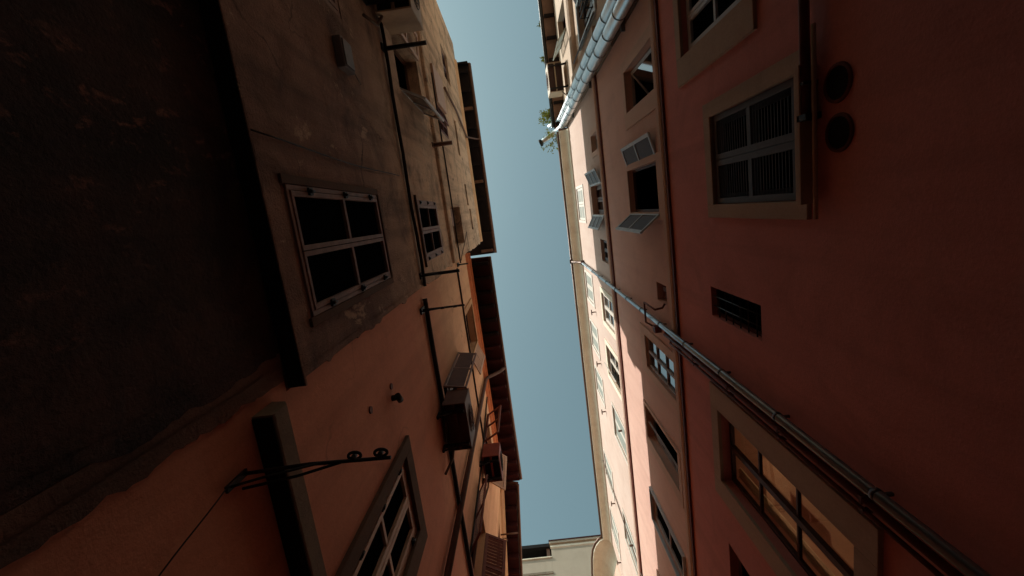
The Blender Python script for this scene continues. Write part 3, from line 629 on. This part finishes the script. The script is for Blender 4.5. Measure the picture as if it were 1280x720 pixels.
s = MB(); s.tube([RW.P(1.60, .02, 6.3), RW.P(1.66, .06, 6.3), RW.P(1.68, .16, 6.33), RW.P(1.69, .16, 6.9), RW.P(2.02, .16, 6.9), RW.P(2.1, .05, 6.9)], .016, 10); s.build('pipe', M['redpaint'], t)
s = MB(); RW.box(s, 2.04, 2.14, 0, .1, 6.62, 6.74); s.build('valve', M['redpaint'], t)
t = thing('wall_conduit', 'dark conduit running under the louvred window past the two round vents', 'pipe', RW.P(-.5, .05, 3.0))
s = MB(); s.tube([RW.P(-4, .06, 3.0), RW.P(-.85, .06, 3.0), RW.P(-.35, .06, 3.0)], .03, 12); s.build('pipe', M['redpaint'], t)
s = MB(); s.tube([RW.P(-.9, .05, 2.93), RW.P(.3, .05, 2.93)], .014, 10); s.build('thin_pipe', M['trimR'], t)
s = MB(); RW.box(s, -.38, -.34, 0, .10, 2.94, 3.03); s.build('clamp', M['iron'], t)
s = MB(); RW.box(s, -.58, -.56, 0, .095, 2.965, 3.035); s.build('clamp', M['iron'], t)

# ------------------------------------------------------------------ air conditioners
def ac(W, u0, u1, d0, d1, z0, z1, body, label, grillem=M['grill']):
    t = thing('air_conditioner', label, 'air conditioner', W.P((u0 + u1) / 2, 0, z0), 'air conditioners hung on the walls')
    s = MB(); th = .02
    W.box(s, u0, u0 + th, d0, d1, z0, z1); W.box(s, u1 - th, u1, d0, d1, z0, z1); W.box(s, u0 + th, u1 - th, d0, d1, z1 - th, z1); W.box(s, u0 + th, u1 - th, d1 - th, d1, z0, z1 - th); W.box(s, u0 + th, u1 - th, d0, d0 + th, z0, z1 - th)
    W.box(s, u0 + th, u1 - th, (d0 + d1) / 2 - .02, (d0 + d1) / 2 + .02, z0, z0 + .03)
    s.build('casing', body, t, bevel=.006)
    s = MB(); W.box(s, u0 + th, u1 - th, d0 + th, d1 - th, z0 + .05, z0 + .07); s.build('base_pan', grillem, t)
    s = MB(); uc = (u0 + u1) / 2; zc = (z0 + z1) / 2; R0 = min(u1 - u0, z1 - z0) * .38
    for k in range(1, 5):
        r = R0 * k / 4; s.tube([W.P(uc + r * math.cos(a), d1 + .012, zc + r * math.sin(a)) for a in [2 * math.pi * i / 20 for i in range(21)]], .005, 5)
    for k in range(8):
        a = math.pi * k / 4; s.tube([W.P(uc, d1 + .014, zc), W.P(uc + R0 * math.cos(a), d1 + .014, zc + R0 * math.sin(a))], .004, 5)
    s.build('fan_guard', grillem, t)
    for u in (u0 + .08, u1 - .12):
        s = MB(); W.box(s, u, u + .04, 0, d1 - .02, z0 - .05, z0 - .01); W.box(s, u, u + .04, 0, .03, z0 - .16, z0 - .05); s.tube([W.P(u + .02, .02, z0 - .15), W.P(u + .02, d1 * .5, z0 - .05)], .012, 6); s.build('bracket', M['iron'], t)
    s = MB(); s.tube([W.P(u1, d0 + .05, z0 + .1), W.P(u1 + .12, .08, z0 + .02), W.P(u1 + .14, .03, z0 - .3)], .018, 8); s.build('hose', M['cablepale'], t)
    return t
ac(LW, -3.15, -2.42, .08, .50, 5.32, 5.95, M['acbody'], 'yellowed air conditioner high on the stained wall, at the top edge of the picture')
ac(OW, 2.40, 3.08, .05, .37, 5.45, 5.95, M['acdark'], 'big dark air conditioner on the orange wall below the open shutter', M['acdark'])
ac(OW, 4.72, 5.3, .05, .40, 8.0, 8.5, M['acred'], 'small red brown air conditioner under the orange building eave')
ac(RW, -4.35, -3.5, .12, .56, 14.2, 14.9, M['acbody'], 'sunlit air conditioner on the cream wall beside the steel flues', M['shutpanel'])

# ------------------------------------------------------------------ brackets and small fittings on the left
def arm(W, u, z, ln, label, r=.02, mat=M['iron'], brace=True, rise=0.0):
    t = thing('wall_bracket', label, 'bracket', W.P(u, 0, z), 'iron arms sticking out of the left walls')
    s = MB(); s.tube([W.P(u, 0, z), W.P(u, ln, z + rise)], r, 8); s.build('arm', mat, t)
    s = MB(); W.box(s, u - .04, u + .04, 0, .02, z - .1, z + .1); s.build('wall_plate', mat, t)
    if brace: s = MB(); s.tube([W.P(u, .01, z - .09), W.P(u, ln * .45, z - .01)], r * .7, 8); s.build('brace', mat, t)
    return t
arm(LW, -2.2, 5.75, .54, 'thick black iron arm beside the yellowed air conditioner', .028, brace=False)
arm(LW, .65, 5.72, .52, 'straight black iron arm at the seam between brown and orange walls', .022)
t = arm(LW, 1.07, 5.45, .56, 'ornate black iron arm on the orange wall next to the seam', .014)
s = MB()
for k in range(3):
    c = LW.P(1.07, .12 + .16 * k, 5.42); s.tube([c + Vector((math.cos(a) * .03, 0, math.sin(a) * .03)) for a in [2 * math.pi * i / 10 for i in range(11)]], .007, 6)
s.build('scroll', M['iron'], t)
arm(LW, -1.42, 8.25, .36, 'rusty brown stub arm high on the ochre part of the stained wall', .04, M['copper'], False)
t = arm(LW, .9, 9.0, .22, 'short black arm under the notch between the two left roofs', .016)

# ring bracket above the viewer, on the orange building ledge
t = thing('ring_bracket', 'black iron bracket with two ring eyes at its tip beside the grey ledge', 'bracket', LW.P(1.0, 0, 1.8))
s = MB(); s.tube([LW.P(1.0, .0, 1.78), LW.P(1.0, .3, 1.8), LW.P(1.03, .67, 1.83)], .009, 8); s.tube([LW.P(1.06, .0, 1.76), LW.P(1.04, .25, 1.78), LW.P(1.02, .44, 1.82)], .007, 8); s.tube([LW.P(1.0, .0, 1.68), LW.P(1.0, .12, 1.73), LW.P(1.0, .36, 1.8)], .006, 8); s.build('arm', M['iron'], t)
s = MB(); LW.box(s, .985, 1.015, 0, .012, 1.66, 1.8); s.build('wall_plate', M['iron'], t)
for d in (.50, .625):
    s = MB(); c = LW.P(1.005, d, 1.838); s.tube([c + Vector((math.cos(a) * .030, math.sin(a) * .018, .0)) for a in [2 * math.pi * i / 16 for i in range(17)]], .007, 8); s.tube([c + Vector((0, 0, -.03)), c + Vector((0, 0, .004))], .012, 10); s.build('ring_eye', M['iron'], t)
t = thing('lantern_hook', 'small ring hook on an arm beneath the ochre house eave', 'hook', YW.P(.95, 0, 9.9))
s = MB(); s.tube([YW.P(.95, 0, 9.9), YW.P(.95, .45, 9.95)], .02, 8); s.tube([YW.P(1.1, .1 + .06 * math.cos(a), 9.9 + .06 * math.sin(a)) for a in [2 * math.pi * i / 12 for i in range(13)]], .012, 6); s.build('arm', M['copper'], t)
# utility box
t = thing('utility_box', 'small grey utility box on the stained wall', 'utility box', LW.P(-1.55, 0, 4.0))
s = MB(); LW.box(s, -1.70, -1.44, .002, .075, 4.0, 4.24); s.build('box', M['boxgrey'], t, bevel=.008)
s = MB(); LW.box(s, -1.68, -1.46, .076, .086, 4.02, 4.22); s.build('lid', M['boxgrey'], t, bevel=.004)
s = MB(); s.tube([LW.P(-1.5, .03, 4.24), LW.P(-1.5, .02, 4.4), LW.P(-1.45, .012, 4.55)], .006, 6); s.build('lead', M['cablepale'], t)
# camera-like fitting and caps
t = thing('security_camera', 'small black camera on the orange wall', 'camera', OW.P(1.56, 0, 3.85))
s = MB(); s.tube([OW.P(1.56, 0, 3.84), OW.P(1.56, .05, 3.84)], .028, 12); s.build('mount', M['iron'], t)
s = MB(); s.tube([OW.P(1.53, .06, 3.82), OW.P(1.60, .07, 3.86)], .03, 12); s.build('body', M['iron'], t)
s = MB(); s.tube([OW.P(1.60, .07, 3.86), OW.P(1.604, .07, 3.862)], .018, 12); s.build('lens', M['glassdark'], t)
for u, z, lab in ((1.45, 3.86, 'oval hole cap just above the small black camera'), (1.42, 3.3, 'oval hole cap lower on the orange wall')):
    s = MB(); s.tube([OW.P(u, -.004, z), OW.P(u, .012, z)], .03, 14); s.build('wall_cap', M['redpaint'], OB)

# ------------------------------------------------------------------ cables and thin pipes on the left
def cable(name, label, pts, r, mat=M['cable'], cat='cable'):
    s = MB(); s.tube(pts, r, 8); return tag(s.build(name, mat), label, cat)
cable('cable', 'thick dark cable run along the stained wall', [LW.P(u, .03 + .006 * math.sin(u * 5), 5.72 + .012 * math.sin(u * 2.1)) for u in [-5.5 + .35 * i for i in range(19)]], .022)
cable('cable', 'thick black cable run along the orange wall', [OW.P(u, .035, 5.60 + .01 * math.sin(u * 3)) for u in [.95 + .35 * i for i in range(17)]], .032)
cable('cable', 'thin dark cable high along the ochre plaster', [LW.P(u, .02, 9.33 - .02 * math.sin(u * 2)) for u in [-3.0 + .3 * i for i in range(14)]], .015)
cable('cable', 'thin dark cable high on the orange wall below the eave', [OW.P(u, .02, 8.78 - .008 * math.sin(u * 4)) for u in [.95 + .3 * i for i in range(14)]], .018)
cable('cable', 'dark sagging wire crossing the stained wall beside the near window', [LW.P(-.62 + .015 * math.sin(z * 2), .012, z) for z in [2.42 + .3 * i for i in range(11)]], .0055)
cable('cable', 'thin wire curving down the left wall from the ring bracket', [LW.P(.992 + .012 * i + .002 * math.sin(i), .008, 1.66 - .062 * i) for i in range(12)], .003)
cable('cable', 'thin slack wires near the roof notch', [LW.P(.3 + .07 * i, .04 + .03 * math.sin(i * .5), 11 - .35 * i + .02 * i * i) for i in range(9)], .008)
cable('drainpipe', 'dark brown downpipe crossing the orange wall from its gutter', [OW.P(4.0, .5, 11.0), OW.P(4.0, .42, 10.8), OW.P(4.0, .1, 10.45), OW.P(4.0, .06, 10.3), OW.P(4.0, .06, GZ)], .045, M['acdark'], 'drainpipe')
cable('drainpipe', 'thin brown downpipe on the stained building at its eave', [LW.P(-2.6, .4, 15.2), LW.P(-2.6, .3, 15.05), LW.P(-2.62, .05, 14.6), LW.P(-3.0, .05, 12.6), LW.P(-3.1, .05, 10.8)], .03, M['copper'], 'drainpipe')
cable('cable', 'thin pale cable slanting over the far lit pink wall', [RW.P(9.5, .03, 15.0), RW.P(9.55, .03, 12), RW.P(9.6, .03, 8), RW.P(9.6, .03, 4)], .018, M['cablepale'])
cable('cable', 'dark vertical cable above the camera on the orange wall', [OW.P(4.5, .02, 10.4), OW.P(4.9, .02, 8.0), OW.P(5.0, .02, 6.0), OW.P(5.0, .02, 5.7)], .016)

# ------------------------------------------------------------------ weeds growing from gutters
def weed(p, n, h, spread, label, stems=True):
    t = thing('weed', label, 'plant', p, 'weeds growing along the roof edge'); p = Vector(p)
    lf = MB(); st = MB()
    for i in range(n):
        a = random.uniform(0, 2 * math.pi); ln = h * random.uniform(.5, 1); dr = Vector((math.cos(a) * spread - .5 * spread, math.sin(a) * spread, 1)).normalized()
        pts = [p + dr * ln * k / 4 + Vector((-.12 * ln * (k / 4) ** 2, 0, -.1 * ln * (k / 4) ** 2)) for k in range(5)]
        st.tube(pts, .004, 5, .0015)
        for k in range(10):
            q = pts[0].lerp(pts[-1], random.uniform(.25, 1)); a2 = random.uniform(0, 6.28); tl = random.uniform(.07, .15)
            v = Vector((math.cos(a2), math.sin(a2), random.uniform(-.2, .6))).normalized() * tl; sd_ = v.cross(Vector((0, 0, 1))).normalized() * tl * .13
            lf.quad([q, q + v * .5 + sd_, q + v, q + v * .5 - sd_])
    st.build('stem', M['stem'], t); lf.build('foliage', M['leaf'], t)
weed(RW.P(-3.15, .44, 15.74), 28, .6, .7, 'bright green weed tuft at the end of the black gutter by the flues')
weed(RW.P(-2.35, .38, 15.38), 14, .65, 1.3, 'sparse dry weed behind the dark rimmed flue spout')
weed(RW.P(-5.0, .44, 15.74), 5, .16, .8, 'tiny weed on the black gutter above the open shutter')
weed(RW.P(-6.1, .44, 15.74), 3, .14, .8, 'tiniest weed near the top edge of the picture')

# ------------------------------------------------------------------ render settings
S.render.engine = 'CYCLES'; S.cycles.max_bounces = 10; S.cycles.diffuse_bounces = 6
